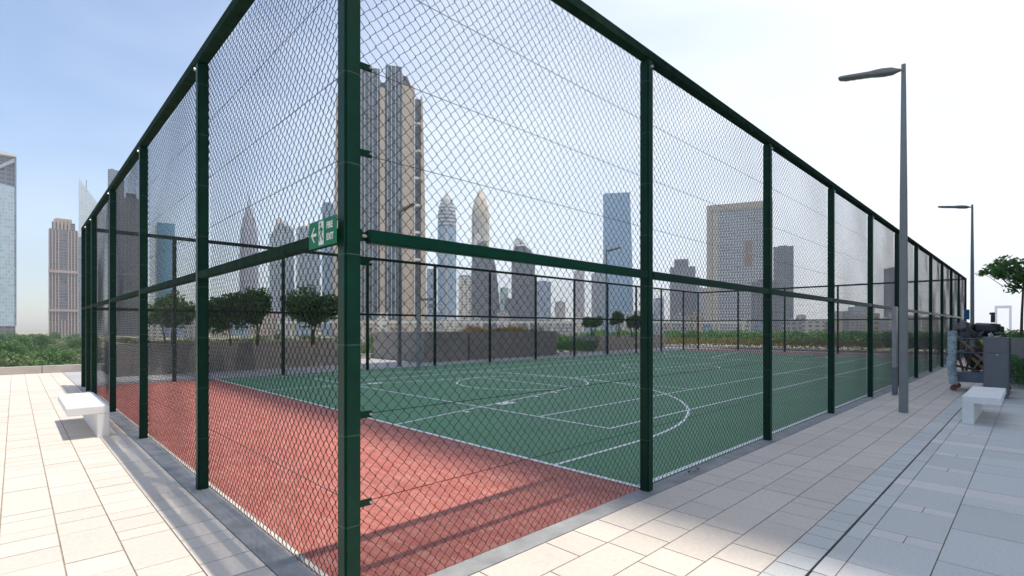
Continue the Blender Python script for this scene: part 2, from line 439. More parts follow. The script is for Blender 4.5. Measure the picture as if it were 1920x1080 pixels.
fF = fence('chain_link_fence', (EX, 0, 0), pi/2, [2.75, 5.657, 8.563, 11.469, W], W,
           'far short end of the green chain link cage, in front of the yellow hedge', out=-1, group='fence sides of the sports cage')
# corner post with brackets, part of the right run
cp = MB().prism([(-.046,-.046),(.046,-.046),(.046,.046),(-.046,.046)], -.01, HT+.01).build('corner_post', POSTG, fR, bevel=.012)
for z in (.55, 1.03, 1.86, 2.45, 2.92, 3.45):
    br = MB().box(.048, .150, .030, .040, z-.019, z+.019).build('bracket', GREEN, fR, bevel=.003)
    for x in (.062, .136): MB().tube([(x, .030, z), (x, .018, z)], .007, 6).build('bolt', STEEL, br)
MB().box(.047, .062, -.03, .012, MIDZ-.030, MIDZ+.030).box(.0621, .094, -.004, .004, MIDZ-.024, MIDZ+.024).build('rail_bracket', RAILG, fR, bevel=.002)
MB().tube([(.078, -.022, MIDZ), (.078, -.0045, MIDZ)], .010, 6).build('bolt', STEEL, fR)
MB().tube([(.047, -.010, MIDZ), (.10, -.010, MIDZ)], .008, 8).build('rail_bolt', STEEL, fR)

# ------------------------------------------------------------------ fire exit sign on the left run
SG = mat('sign_green', (.004, .15, .068), .6, var=.03, spec=.2); SW = mat('sign_white', (.62, .66, .62), .4, var=.04)
def text_mesh(txt, size, name, m, parent, loc, rot, squash=1):
    cu = bpy.data.curves.new(name, 'FONT'); cu.body = txt; cu.size = size; cu.extrude = .0004; cu.offset = size*.035
    ob = bpy.data.objects.new(name, cu); COL.objects.link(ob)
    dg = bpy.context.evaluated_depsgraph_get(); me = bpy.data.meshes.new_from_object(ob.evaluated_get(dg))
    bpy.data.objects.remove(ob); me.materials.clear(); me.materials.append(m)
    o = bpy.data.objects.new(name, me); COL.objects.link(o); o.parent = parent; o.location = loc; o.rotation_euler = rot; o.scale = (squash, 1, 1)
    return o
# local frame: +x = reading direction (towards the corner post, world -Y), +z up, front faces -y local (world -X)
SLEN, SHT = .335, .145
sg = empty('fire_exit_sign', (-.085, .30, 1.932), -pi/2, 'small green FIRE EXIT sign with white arrow and running figure on the mid rail', 'sign')
MB().box(0, SLEN, -.002, .002, 0, SHT).build('sign_plate', SG, sg, bevel=.0008)
ar = MB()
def spoly(mb, pts, y=-.0035): mb.poly([(x, y, z) for x, z in pts]); return mb
spoly(ar, [(.030,.072),(.066,.112),(.080,.112),(.052,.081),(.052,.063),(.080,.032),(.066,.032)])
spoly(ar, [(.0525,.080),(.100,.080),(.100,.064),(.0525,.064)])
ar.build('arrow', SW, sg)
fg = MB(); spoly(fg, [(.128,.010),(.190,.010),(.190,.136),(.128,.136)])
fgo = fg.build('pictogram_panel', SW, sg)
rn = MB(); yy = -.0045
rn.poly([(.152+.010*cos(a), yy, .119+.010*sin(a)) for a in [i*pi/5 for i in range(10)]])
spoly(rn, [(.150,.106),(.170,.104),(.172,.070),(.156,.066)], yy)                # torso
spoly(rn, [(.150,.104),(.136,.088),(.139,.080),(.154,.094)], yy-.0002)            # arm
spoly(rn, [(.170,.102),(.186,.088),(.184,.080),(.168,.090)], yy-.0002)
spoly(rn, [(.156,.070),(.140,.048),(.150,.030),(.143,.026),(.130,.048),(.150,.078)], yy-.0004)
spoly(rn, [(.162,.070),(.176,.052),(.186,.034),(.179,.030),(.166,.046),(.156,.066)], yy-.0004)
rn.build('running_figure', SG, fgo)
text_mesh('FIRE', .048, 'lettering', SW, sg, (.225, -.0035, .088), (pi/2, 0, 0), .82)
text_mesh('EXIT', .048, 'lettering', SW, sg, (.225, -.0035, .028), (pi/2, 0, 0), .82)

# ------------------------------------------------------------------ benches
def bench(loc, rz, L, label):
    root = empty('concrete_bench', loc, rz, label, 'bench', 'white concrete benches')
    # local x along width: leg wall at x 0..-.125, seat x 0..-.45, length along y
    MB().box(-.445, 0, 0, L, .325, .43).build('seat', BENCH, root, bevel=.008)
    MB().prism([(-.13, .0), (0, .0), (0, L), (-.13, L)], -.005, .326).build('leg', BENCH, root, bevel=.006)
    return root
bench((-.315, 6.44, 0), 0, 2.05, 'white concrete bench on the sunny left walk beside the fence')
b2 = bench((9.42, -1.70, 0), 0, .1, 'tmp'); 
for ch in list(b2.children): bpy.data.objects.remove(ch)
b2['label'] = 'white concrete bench on the blue grey paving in front of the grey cabinet'
MB().box(0, 1.95, -.445, 0, .325, .43).build('seat', BENCH, b2, bevel=.008)
MB().box(0, 1.95, -.14, 0, -.005, .326).build('leg', BENCH, b2, bevel=.006)

# ------------------------------------------------------------------ light poles
def light_pole(loc, rz, label, H=6.15, tilt=.17):
    """arm points along local +y"""
    root = empty('light_pole', loc, rz, label, 'street lamp', 'grey light poles')
    q = lambda w: [(-w,-w),(w,-w),(w,w),(-w,w)]
    MB().prism(q(.063), 0, H*.62, top=q(.05)).prism(q(.0499), H*.62-.002, H, top=q(.03)).build('pole', POLE, root, bevel=.006)
    bp = MB()
    for z in (H-.14, H-.32):
        bp.tube([(-.06, 0, z), (.06, 0, z)], .008, 6)
    bp.build('bolt', POLE, root)
    hd = empty('tmp', (0, 0, 0)); bpy.data.objects.remove(hd)
    y0 = .04; e = 1.0
    def zz(y): return H-.09 + tilt*(y-y0)/(e-y0)
    mb = MB(); prof = [(y0,.02,.02),(.10,.055,.03),(.16,.075,.055),(.30,.088,.062),(.42,.080,.055),(.50,.080,.042),(.88,.078,.036),(.96,.070,.033),(.99,.052,.028),(1.0,.03,.016)]
    n0 = 0; seg = 12
    for (y, wd, ht) in prof:
        for k in range(seg):
            a = 2*pi*k/seg; c_, s_ = cos(a), sin(a)
            c_ = math.copysign(abs(c_)**.6, c_); s_ = math.copysign(abs(s_)**.7, s_)
            mb.v.append((wd*c_*1.3, y, zz(y)+ht*s_))
    for i in range(len(prof)-1):
        for k in range(seg): k2 = (k+1) % seg; mb.f.append((i*seg+k, i*seg+k2, (i+1)*seg+k2, (i+1)*seg+k))
    mb.f.append(tuple(range(seg))); mb.f.append(tuple((len(prof)-1)*seg+k for k in range(seg)))
    head = mb.build('lamp_head', POLE, root, smooth=True)
    for k in range(4):
        ya, yb = .50+k*.11, .585+k*.11
        for sx in (-1, 1):
            lm = MB(); xa, xb = sorted((sx*.012, sx*.060))
            lm.poly([(xa,ya,zz(ya)-.043),(xb,ya,zz(ya)-.043),(xb,yb,zz(yb)-.0425),(xa,yb,zz(yb)-.0425)])
            lm.poly([(xa,ya,zz(ya)-.026),(xb,ya,zz(ya)-.026),(xb,yb,zz(yb)-.025),(xa,yb,zz(yb)-.025)])
            lm.build('led_lens', LENS, head)
    MB().tube([(0, 0, H-.10), (0, .07, H-.09)], .02, 8).build('arm_joint', POLE, root)
    return root
light_pole((10.08, -.87, 0), 0, 'tall grey light pole on the right walk, nearest and largest in view', H=6.2)
p3 = world_at(1823, 19.2); light_pole((p3.x, p3.y, 0), 0, 'grey light pole rising behind the loaded trolley', H=6.15)
p2 = world_at(749, 19.95); light_pole((p2.x, p2.y, 0), pi, 'grey light pole behind the cage in front of the big tan tower', H=6.15, tilt=.12)
p4 = world_at(1137, 30.0); light_pole((p4.x, p4.y, 0), pi, 'grey light pole beyond the cage in front of the square blue glass tower', H=6.1, tilt=.12)

# grey flat upright panel beside fence
up = empty('upright_panel', (12.95, -.30, 0), 0, 'flat silver upright panel standing against the fence by the nearest light pole', 'panel')
MB().box(-.14, .14, -.035, .035, .62, 1.985).build('panel_face', mat('brushed_panel', (.42, .43, .45), .3, .6, var=.12, vscale=2.5), up, bevel=.006)
MB().box(-.14, .14, -.035, .035, 0, .619).build('panel_base', mat('panel_base_grey', (.19, .21, .23), .5, .2), up, bevel=.006)

# cabinet
cb = empty('utility_cabinet', (13.75, -1.72, 0), 0, 'plain grey metal utility cabinet between bench and loaded trolley', 'cabinet')
MB().box(0, .50, -.40, 0, .06, 1.30).build('body', CABM, cb, bevel=.008)
MB().box(.03, .47, -.37, -.03, 0, .059).build('plinth', POLE, cb)
MB().box(-.012, -.0005, -.385, -.015, .08, .96).build('lower_door', CABM, cb, bevel=.003)
MB().box(-.012, -.0005, -.385, -.015, .975, 1.28).build('upper_door', CABM, cb, bevel=.003)
MB().box(-.024, -.0122, -.24, -.20, .92, .94).build('lock', STEEL, cb)

# trolley with its load
CT = (14.85, -1.10, 0)
ct = empty('trolley', CT, 0, 'metal trolley on castors loaded with scrap, behind the bench and cabinet', 'trolley')
DKM = mat('trolley_steel', (.12, .15, .18), .5, .4, var=.2)
MB().box(0, .9, -.98, 0, .22, .46).build('tray', mat('trolley_tray', (.16, .20, .25), .45, .3, var=.2, vscale=4), ct, bevel=.01)
for x in (.0, .9):
    for y in (-.0, -.98): MB().tube([(x, y, .2), (x, y, 1.25)], .022, 8).build('upright', DKM, ct)
for a, b_ in (((0,0,.92),(0,-.98,.92)), ((0,0,.92),(.9,0,.92)), ((.9,0,.92),(.9,-.98,.92)), ((0,0,1.25),(0,-.98,1.25))):
    MB().tube([a, b_], .018, 8).build('rail', DKM, ct)
for x, y in ((.05, -.04), (.05, -.94), (.85, -.04), (.85, -.94)):
    cs = MB().tube([(x-.02, y, .07), (x+.02, y, .07)], .07, 14).build('castor', mat('castor_orange', (.35, .10, .05), .6), ct)
    MB().box(x-.03, x+.03, y-.02, y+.02, .08, .22).build('castor_fork', DKM, cs)
rb = R0(5)
def lumpy(name, m, path, rad, amp, seg=14, sub=5, label=None, cat=None, parent=None, jit=None):
    jit = jit if jit else amp*.5; pts = []
    for i in range(len(path)-1):
        for k in range(sub): pts.append(Vector(path[i]).lerp(Vector(path[i+1]), k/sub))
    pts.append(Vector(path[-1]))
    mb = MB(); mb.tube(pts, [rad*(1+rb.uniform(-amp, amp)) for _ in pts], seg)
    mb.v = [(x+rb.uniform(-1, 1)*rad*jit, y+rb.uniform(-1, 1)*rad*jit, z+rb.uniform(-1, 1)*rad*jit) for x, y, z in mb.v]
    o = mb.build(name, m, parent, smooth=False)
    return tag(o, label, cat)
WRAP = mat('blue_wrap', (.50, .60, .63), .35, var=.2, vscale=9, bump=.6, bscale=12)
lumpy('wrapped_bundle', WRAP, [(14.78,-1.15,.16),(14.80,-1.13,.35),(14.77,-1.10,.62),(14.79,-1.12,.95),(14.78,-1.12,1.30),(14.80,-1.12,1.42)],   .080, .10, sub=16, seg=22, jit=.16,
      label='tall bundle in pale blue plastic wrap tied to the corner of the trolley', cat='bundle')
WOOD = mat('raw_wood', (.40, .30, .20), .8, var=.25, vscale=7); WOODR = mat('reddish_wood', (.20, .09, .05), .8, var=.3, vscale=7)
def plank(p, q, wd, th, m, label):
    p, q = Vector(p), Vector(q); mb = MB(); d = (q-p).normalized(); s_ = d.cross(Vector((1, 0, 0))).normalized()*wd/2; t_ = Vector((th/2, 0, 0))
    n = 0
    vs = [p-s_-t_, p+s_-t_, p+s_+t_, p-s_+t_, q-s_-t_, q+s_-t_, q+s_+t_, q-s_+t_]
    mb.v = [tuple(v) for v in vs]; mb.f = [(0,3,2,1),(4,5,6,7),(0,1,5,4),(1,2,6,5),(2,3,7,6),(3,0,4,7)]
    return tag(mb.build('plank', m), label, 'plank', 'timber on the trolley')
plank((14.95,-1.16,1.34), (14.95,-1.86,.50), .06, .03, WOOD, 'long pale timber leaning diagonally across the trolley')
plank((15.05,-1.30,.47), (15.10,-1.17,.98), .045, .03, WOODR, 'reddish board upright at the left end of the trolley')
plank((15.20,-1.34,.47), (15.20,-1.46,1.05), .05, .02, WOODR, 'reddish board next to the leftmost one on the trolley')
plank((15.15,-1.70,.47), (15.15,-1.45,.80), .06, .03, WOOD, 'short pale timber leaning low in the trolley')
plank((15.00,-1.15,.60), (15.02,-1.60,.49), .05, .03, WOODR, 'dark reddish board lying low across the tray of the trolley')
plank((15.10,-1.45,.47), (15.10,-1.72,.98), .035, .03, WOOD, 'narrow pale batten leaning right behind the long diagonal timber')
plank((15.30,-1.80,.47), (15.30,-1.55,1.15), .05, .03, WOODR, 'thin reddish stick behind the long diagonal timber')
tag(lumpy('rubble_sack', mat('dark_sack', (.05, .045, .04), .8, var=.4, vscale=10, bump=.5), [(15.5,-1.35,.70),(15.5,-1.55,.78),(15.5,-1.80,.70)], .24, .25, sub=3), 'large dark sack lying at the back of the trolley', 'sack')
GREYB = mat('grey_cloth', (.14, .135, .13), .85, var=.4, vscale=10, bump=.6, bscale=14)
tag(lumpy('cloth_bundle', GREYB, [(15.2,-1.25,1.30),(15.2,-1.42,1.38),(15.2,-1.62,1.32)], .11, .35, sub=3), 'grey brown cloth bundle on the left top of the trolley', 'bundle')
tag(lumpy('metal_drum', mat('grey_machine', (.16, .16, .17), .5, .4, var=.3, vscale=9), [(15.2,-1.22,1.46),(15.2,-1.34,1.52),(15.2,-1.46,1.50)], .13, .22, sub=3), 'grey machine part heaped on top of the trolley beside the black tub', 'machine part')
tub = empty('black_tub', (15.3, -1.74, 1.46), 0, 'black plastic tub lying on its side on the trolley top', 'tub')
MB().tube([(0,.27,0),(0,.22,0),(0,-.10,0),(0,-.20,0)], [.13,.17,.15,.13], 20).build('body', mat('black_plastic', (.015, .018, .017), .35, var=.2), tub, smooth=True)
MB().tube([(0,-.205,0),(0,-.26,0)], [.09,.07], 16).build('neck', mat('black_plastic_b', (.02, .025, .02), .4), tub)
drl = empty('power_tool', (15.3, -1.80, 1.63), 0, 'black hand tool standing on top of the black tub', 'tool')
MB().prism([(-.04,-.045),(.04,-.045),(.04,.03),(-.04,.03)], 0, .18).build('grip', mat('tool_black', (.02, .02, .022), .5), drl, bevel=.008)
MB().box(-.045, .045, -.05, .055, .181, .24).build('tool_head', mat('tool_black_b', (.03, .03, .032), .5), drl, bevel=.012)
tag(lumpy('yellow_cloth', mat('yellow_cloth', (.42, .38, .14), .8, var=.2), [(15.0,-1.62,1.16),(15.0,-1.72,1.22),(15.0,-1.86,1.2)], .075, .3, sub=3), 'dull yellow cloth stuffed under the black tub', 'cloth')
tag(lumpy('red_rag', mat('red_cloth', (.45, .03, .03), .8), [(14.9,-1.80,.52),(14.9,-1.88,.60)], .06, .3, sub=3), 'small red rag at the foot of the diagonal timber', 'rag')
tag(lumpy('plastic_bag', mat('clear_bag', (.45, .52, .55), .3, var=.2), [(13.95,-1.80,1.33),(13.95,-1.86,1.36)], .06, .3, sub=3), 'crumpled pale blue plastic bag on the left of the cabinet top', 'bag')
tools = empty('tool_pile', (14.0, -1.98, 1.302), 0, 'small heap of dark tools on the right of the cabinet top', 'tools')
for i in range(7):
    a = rb.uniform(0, pi); x, y = rb.uniform(-.06, .06), rb.uniform(-.10, .10); l = rb.uniform(.05, .10)
    MB().tube([(x-l*cos(a)*.5, y-l*sin(a), .025+.012*i), (x+l*cos(a)*.5, y+l*sin(a), .04+.013*i)], rb.uniform(.012, .022), 7).build('tool', [GREYB, DKM, LEAFR][i % 3], tools)
# cables drooping over the load
for i, (a, m_, b_) in enumerate((((14.9,-1.15,1.32),(14.88,-1.5,.75),(14.9,-1.85,1.0)), ((15.0,-1.35,1.5),(14.9,-1.55,1.0),(14.95,-1.75,.7)))):
    pts = [Vector(a)*(1-t)**2+Vector(m_)*2*t*(1-t)+Vector(b_)*t*t for t in [k/12 for k in range(13)]]
    tag(MB().tube(pts, .009, 6).build('cable', GREYB), ['dark cable sagging from the wrapped corner over the trolley side', 'dark cable hanging from the machine part down the trolley side'][i], 'cable', 'cables on the trolley')
# blue notice on far fence pole
bn_ = world_at(1812.5, 21.5)
bs = empty('blue_sign', (bn_.x, bn_.y, 1.86), YAW-pi/2, 'small blue notice beside the pole behind the trolley', 'sign')
MB().box(-.10, .11, -.02, .02, 0, .42).build('sign_plate', mat('sign_blue', (.03, .20, .45), .4), bs, bevel=.004)
MB().tube([(0, .04, -1.86), (0, .04, .3)], .02, 8).build('sign_post', POLE, bs)

# ------------------------------------------------------------------ vegetation builders
def leaf(mb, p, size, rnd, flat=.0):
    n = Vector((rnd.gauss(0, 1), rnd.gauss(0, 1), rnd.gauss(0, 1)+flat)).normalized()
    a = n.orthogonal().normalized(); a.rotate(Matrix.Rotation(rnd.uniform(0, 2*pi), 3, n)); b = n.cross(a)
    s = size*rnd.uniform(.6, 1.3); w_ = s*.42; i = len(mb.v); c = Vector(p)
    mb.v += [tuple(c-a*s*.5), tuple(c+b*w_*.5-n*s*.08), tuple(c+a*s*.5), tuple(c-b*w_*.5-n*s*.08)]
    mb.f.append((i, i+1, i+2, i+3))
def cloud(mb, c, rad, n, size, rnd, shell=.5, flat=0):
    for _ in range(n):
        d = Vector((rnd.gauss(0, 1), rnd.gauss(0, 1), rnd.gauss(0, 1))).normalized()
        r = shell+(1-shell)*rnd.random() if rnd.random() < .75 else rnd.random()
        leaf(mb, (c[0]+d.x*rad[0]*r, c[1]+d.y*rad[1]*r, c[2]+d.z*rad[2]*r), size, rnd, flat)
def tree(name, loc, label, cat, group, seed, H, crown, clumps, leafn, lsize, lm, stems=1, trunk_r=.1, crown_z=None, droop=0, clump_r=(.25, .45), rz=0):
    rnd = R0(seed); root = empty(name, loc, rz, label, cat, group)
    cz = crown_z if crown_z is not None else H-crown[2]
    tk = MB(); fo = MB()
    tips = []
    for s in range(stems):
        a0 = rnd.uniform(0, 2*pi); ox, oy = (cos(a0)*.12*(stems > 1), sin(a0)*.12*(stems > 1))
        lean = (rnd.uniform(-.12, .12)*H, rnd.uniform(-.12, .12)*H)
        fork = Vector((ox+lean[0]*.6, oy+lean[1]*.6, max(.3*H, cz-crown[2]*.7)))
        tk.tube([(ox, oy, -.02), (ox+lean[0]*.2, oy+lean[1]*.2, fork.z*.5), fork], [trunk_r, trunk_r*.8, trunk_r*.65], 7)
        tips.append(fork)
    for k in range(clumps):
        d = Vector((rnd.gauss(0, 1), rnd.gauss(0, 1), rnd.gauss(0, .8))).normalized()*(rnd.random()**.45)
        c = Vector((d.x*crown[0]*.8, d.y*crown[1]*.8, cz+d.z*crown[2]*.75))
        cr = rnd.uniform(*clump_r); rr = (crown[0]*cr, crown[1]*cr, crown[2]*cr*1.15)
        cloud(fo, c, rr, leafn, lsize, rnd, flat=.8)
        f = min(tips, key=lambda t: (t-c).length); mid = f.lerp(c, .5)+Vector((0, 0, -.06*H))
        tk.tube([f, mid, c], [trunk_r*.45, trunk_r*.28, trunk_r*.1], 5)
    tk.build('trunk', BARK, root); fo.build('crown', lm, root)
    return root

# ------------------------------------------------------------------ planters behind the cage
def planter(name, x0, x1, y0, y1, z, label, soil=True):
    root = empty(name, ((x0+x1)/2, (y0+y1)/2, 0), 0, label, 'planter', 'brown planters')
    hx, hy, t = (x1-x0)/2, (y1-y0)/2, .18
    mb = MB().box(-hx, hx, -hy, -hy+t, -.01, z).box(-hx, hx, hy-t, hy, -.01, z).box(-hx, -hx+t, -hy+t, hy-t, -.01, z).box(hx-t, hx, -hy+t, hy-t, -.01, z)
    mb.build('planter_wall', PLANT, root)
    MB().box(-hx+t+.001, hx-t-.001, -hy+t+.001, hy-t-.001, 0, z-.09).build('soil', SOIL, root)
    return root
planter('planter', -1.0+2.0, 9.1, 17.15, 20.3, 1.02, 'long low brown planter wall behind the left part of the cage')
planter('planter', 11.45, 13.9, 16.0, 20.35, 1.32, 'brown planter with a deep left side next to the doorway post')
planter('planter', 14.1, 20.35, 16.1, 19.9, 1.33, 'long brown planter wall right of the doorway post with dry ochre shrubs')
planter('planter', 25.4, 34.2, 17.2, 20.3, .98, 'farther low brown planter right of the dark green bush')
planter('planter', 17.8, 31.0, -6.0, -1.55, 1.24, 'brown planter wall behind the hedge at the right edge')
def foliage(name, label, boxes, n, size, m, seed, zb=0, cat='hedge', kind=None, group=None, flat=.5):
    rnd = R0(seed); mb = MB()
    for (x0, x1, y0, y1, z0, z1) in boxes:
        for _ in range(int(n*(x1-x0)*(y1-y0)*(z1-z0))):
            x, y = rnd.uniform(x0, x1), rnd.uniform(y0, y1)
            top = z1*(.86+.14*sin(x*2.1+seed)*cos(y*3.3)+rnd.uniform(-.06, .06))
            z = z0+(top-z0)*(rnd.random()**.5)
            leaf(mb, (x, y, z), size, rnd, flat)
    o = mb.build(name, m)
    return tag(o, label, cat, group, kind)
foliage('hedge_strip', 'low yellow green ground cover along the top of the long left planter', [(1.2, 8.9, 17.35, 19.0, .92, 1.15)], 1500, .10, GRASS, 1, cat='planting')
foliage('shrub', 'dry ochre shrub spilling over the planter right of the doorway post', [(14.8, 19.8, 16.4, 18.5, 1.25, 1.62)], 900, .11, mat('ochre_leaf', (.24, .16, .05), .6, island=.8, trans=.2), 2, cat='shrub')
foliage('shrub', 'dark green low bush between the two brown planters', [(20.7, 25.2, 16.7, 18.2, 0, .85)], 900, .11, LEAF, 3, cat='shrub')
foliage('shrub', 'pale green bush behind the dark one between the planters', [(20.6, 25.0, 18.6, 20.2, 0, 1.25)], 500, .13, LEAFR, 4, cat='shrub')
foliage('hedge_strip', 'green planting along the top of the farther brown planter', [(25.7, 34.0, 17.5, 19.5, .88, 1.35)], 500, .12, LEAFR, 5, cat='planting')
foliage('hedge', 'trimmed yellow orange hedge beyond the far end of the cage', [(35.9, 37.6, 4.0, 20.0, 0.05, .80)], 420, .13, HEDY, 6)
foliage('hedge', 'dark green clipped hedge beyond the right half of the far end', [(35.9, 37.6, -1.0, 3.9, 0.05, 1.0)], 500, .13, HEDG, 7)
foliage('hedge', 'taller loose green bushes behind the yellow hedge', [(38.2, 41.5, -1.0, 20.0, 0.05, 1.35)], 160, .2, LEAFR, 8)
foliage('hedge', 'low dark hedge in front of the brown planter at the right edge', [(16.4, 17.72, -5.0, -1.95, 0, .80)], 2200, .085, LEAF, 9)
foliage('grass_strip', 'tufted grass on top of the right hand planter', [(18.05, 30.0, -5.0, -1.8, 1.14, 1.44)], 500, .09, LEAFR, 10, cat='planting')
MBk = MB().box(35.6, 35.8, -1.2, 20.4, -.02, .11).build('hedge_kerb', KERB); tag(MBk, kind='structure')

# frangipani-like trees on the planters
def ptree(px, D, z0, label, seed, H, cr, stems=3, n=9):
    p = world_at(px, D, z0)
    return tree('frangipani_tree', tuple(p), label, 'tree', 'small trees on the planters', seed, H, (cr[0]*1.12, cr[1]*1.12, cr[2]*1.3), n+6, 260, .16, LEAF, stems=stems, trunk_r=.03, clump_r=(.36, .52))
ptree(318, 16.6, .92, 'small round tree on the long planter, leftmost, partly behind the blue tower', 21, 1.75, (.62, .62, .5))
ptree(425, 17.0, .92, 'dense small tree on the long planter, left of the dividing fence post', 22, 1.85, (.55, .55, .58), stems=2)
ptree(476, 17.6, .92, 'small leafy tree with taller crown right beside its dense neighbour', 23, 2.1, (.50, .50, .62), stems=2)
ptree(583, 18.2, .92, 'small tree with several bare stems just left of the corner post', 24, 2.05, (.85, .75, .60), stems=4, n=12)
ptree(1112, 33, .9, 'tiny round tree on the far planter, left one', 25, 1.5, (.6, .6, .35), n=6)
ptree(1158, 33, .9, 'tiny forked tree on the far planter, left of the lamp pole gap', 26, 1.7, (.5, .5, .35), n=6)
ptree(1188, 33, .9, 'tiny tree on the far planter close to the nearest right post', 27, 1.6, (.5, .5, .4), n=6)
# big leafy tree at the right edge
p = world_at(1915, 17.0, 1.1)
tree('leafy_tree', tuple(p), 'broad green leafy tree with slim trunk at the right edge above the planter', 'tree', None, 31, 3.1, (1.85, 1.6, .78), 34, 44, .19, LEAFR, stems=1, trunk_r=.045, clump_r=(.13, .24), crown_z=2.25)

# small doorway post behind the cage
dp = empty('service_post', tuple(world_at(785, 18.3)), YAW-pi/2, 'thin grey post with short arm and box beside the brown planter', 'post')
MB().box(-.07, .07, -.05, .05, 0, 2.58).build('post', POLE, dp, bevel=.006)
MB().box(.071, .58, -.04, .04, 2.48, 2.57).build('arm', POLE, dp, bevel=.004)
MB().box(.36, .56, -.05, .05, 2.22, 2.36).build('box', POLE, dp, bevel=.004)

# ------------------------------------------------------------------ park trees beyond the terrace
protos = []
specs = [(5.6, (3.0, 3.0, 2.2), PARK[0]), (4.4, (3.2, 3.0, 1.7), PARK[1]), (6.2, (2.7, 2.7, 2.6), PARK[2])]
plabels = ['olive green park tree in the belt below the terrace', 'pale dusty green park tree in the belt below the terrace', 'deep green park tree in the belt below the terrace']
for i, (H_, cr, m_) in enumerate(specs):
    protos.append(tree('park_tree', (0, 0, GZ), plabels[i], 'tree', 'park trees beyond the terrace', 40+i, H_, cr, 20, 330, .36, m_, trunk_r=.22, clump_r=(.3, .48)))
rt = R0(12); used = [False]*3
def put_park(pt, sc, i=None, rnd=rt):
    i = rnd.randrange(3) if i is None else i
    o = protos[i] if not used[i] else copy_tree(protos[i]); used[i] = True
    o.location = pt; o.rotation_euler = (0, 0, rnd.uniform(0, 6.28)); o.scale = (sc, sc, sc*rnd.uniform(.8, 1.1))
for row, (D, n) in enumerate(((42, 5), (52, 8), (66, 9), (85, 10), (115, 11), (155, 13), (210, 14), (280, 15))):
    for k in range(n):
        px = -60+240*(k+rt.uniform(.1, .9))/n
        hh = (.9 if D < 60 else 1.1 if D < 120 else 1.35)*rt.uniform(.8, 1.15)
        put_park(tuple(world_at(px, D*rt.uniform(.93, 1.07), GZ)), hh, i=(1 if D < 60 and rt.random() < .6 else None))
for D, n in ((95, 20), (140, 26), (220, 30)):
    for k in range(n):
        px = 215+1500*(k+rt.uniform(.1, .9))/n
        if D < 120 and px < 900 and rt.random() < .5: continue
        put_park(tuple(world_at(px, D*rt.uniform(.9, 1.1), GZ)), rt.uniform(1.1, 1.45))
for D, n in ((110, 7), (180, 9)):
    for k in range(n):
        put_park(tuple(world_at(1690+260*(k+rt.random())/n, D*rt.uniform(.9, 1.1), GZ)), rt.uniform(1.1, 1.4))

# ------------------------------------------------------------------ skyline
class Tower:
    """local frame: x to the right, y away, z up from the ground; px/py are photograph pixels at distance D"""
    def __init__(s, name, pxc, D, label, cat='tower', group=None, rot=0, flat=False):
        s.D = D; s.pxc = pxc; s.p = world_at(pxc, D, GZ); s.th = 0 if flat else math.atan((pxc-960)/F)
        # turned to the line of sight so that widths measured in the photo hold
        s.root = empty(name, tuple(s.p), YAW-pi/2-s.th+rot, label, cat, group)
    def x(s, px):
        k = (px-960)/F; th = math.atan((s.pxc-960)/F)
        if s.th == 0: return (px-s.pxc)/F*s.D
        return s.D*(k-math.tan(th))/(cos(th)+k*sin(th))
    def z(s, py): return CH-GZ+(HY-py)/F*s.D
    def box(s, name, px0, px1, py0, py1, m, d0=0, dep=None, parent=None, bevel=0):
        x0, x1 = s.x(px0), s.x(px1); z1, z0 = s.z(py0), (0 if py1 is None else s.z(py1))
        dep = dep if dep is not None else (x1-x0)*.8
        return MB().box(x0, x1, d0, d0+dep, z0, z1).build(name, m, parent or s.root, bevel=bevel)
    def prof(s, name, pts, m, d0=0, dep=20, parent=None):
        """outline in pixels, extruded away"""
        return MB().extr_y([(s.x(a), s.z(b) if b is not None else 0) for a, b in pts], d0, d0+dep).build(name, m, parent or s.root)
    def loft(s, name, pts, m, seg=16, sq=1.0, parent=None, yoff=None, asp=1.0):
        """[(px half-width in px, py)] revolved/superelliptic rings about x centre"""
        mb = MB(); cs = cos(s.th); r0 = pts[0][0]/F*s.D*asp*cs; n = len(pts)
        for hw, py in pts:
            r = max(hw/F*s.D*cs, .02); zz = s.z(py) if py is not None else 0
            for k in range(seg):
                a = 2*pi*(k+.5)/seg; c_, s_ = cos(a), sin(a)
                c_ = math.copysign(abs(c_)**sq, c_); s_ = math.copysign(abs(s_)**sq, s_)
                mb.v.append((r*c_+(yoff or 0), r0+r*asp*s_, zz))
        for i in range(n-1):
            for k in range(seg): k2 = (k+1) % seg; mb.f.append((i*seg+k, i*seg+k2, (i+1)*seg+k2, (i+1)*seg+k))
        mb.f.append(tuple(range(seg))); mb.f.append(tuple((n-1)*seg+k for k in range(seg)))
        return mb.build(name, m, parent or s.root)
PALEC = mat('pale_cladding', (.60, .60, .58), .6, var=.05)
DARKC = mat('dark_cladding', (.06, .07, .09), .5, var=.1)
SILV = mat('silver_cladding', (.45, .47, .50), .35, .5, var=.1, vscale=.1)

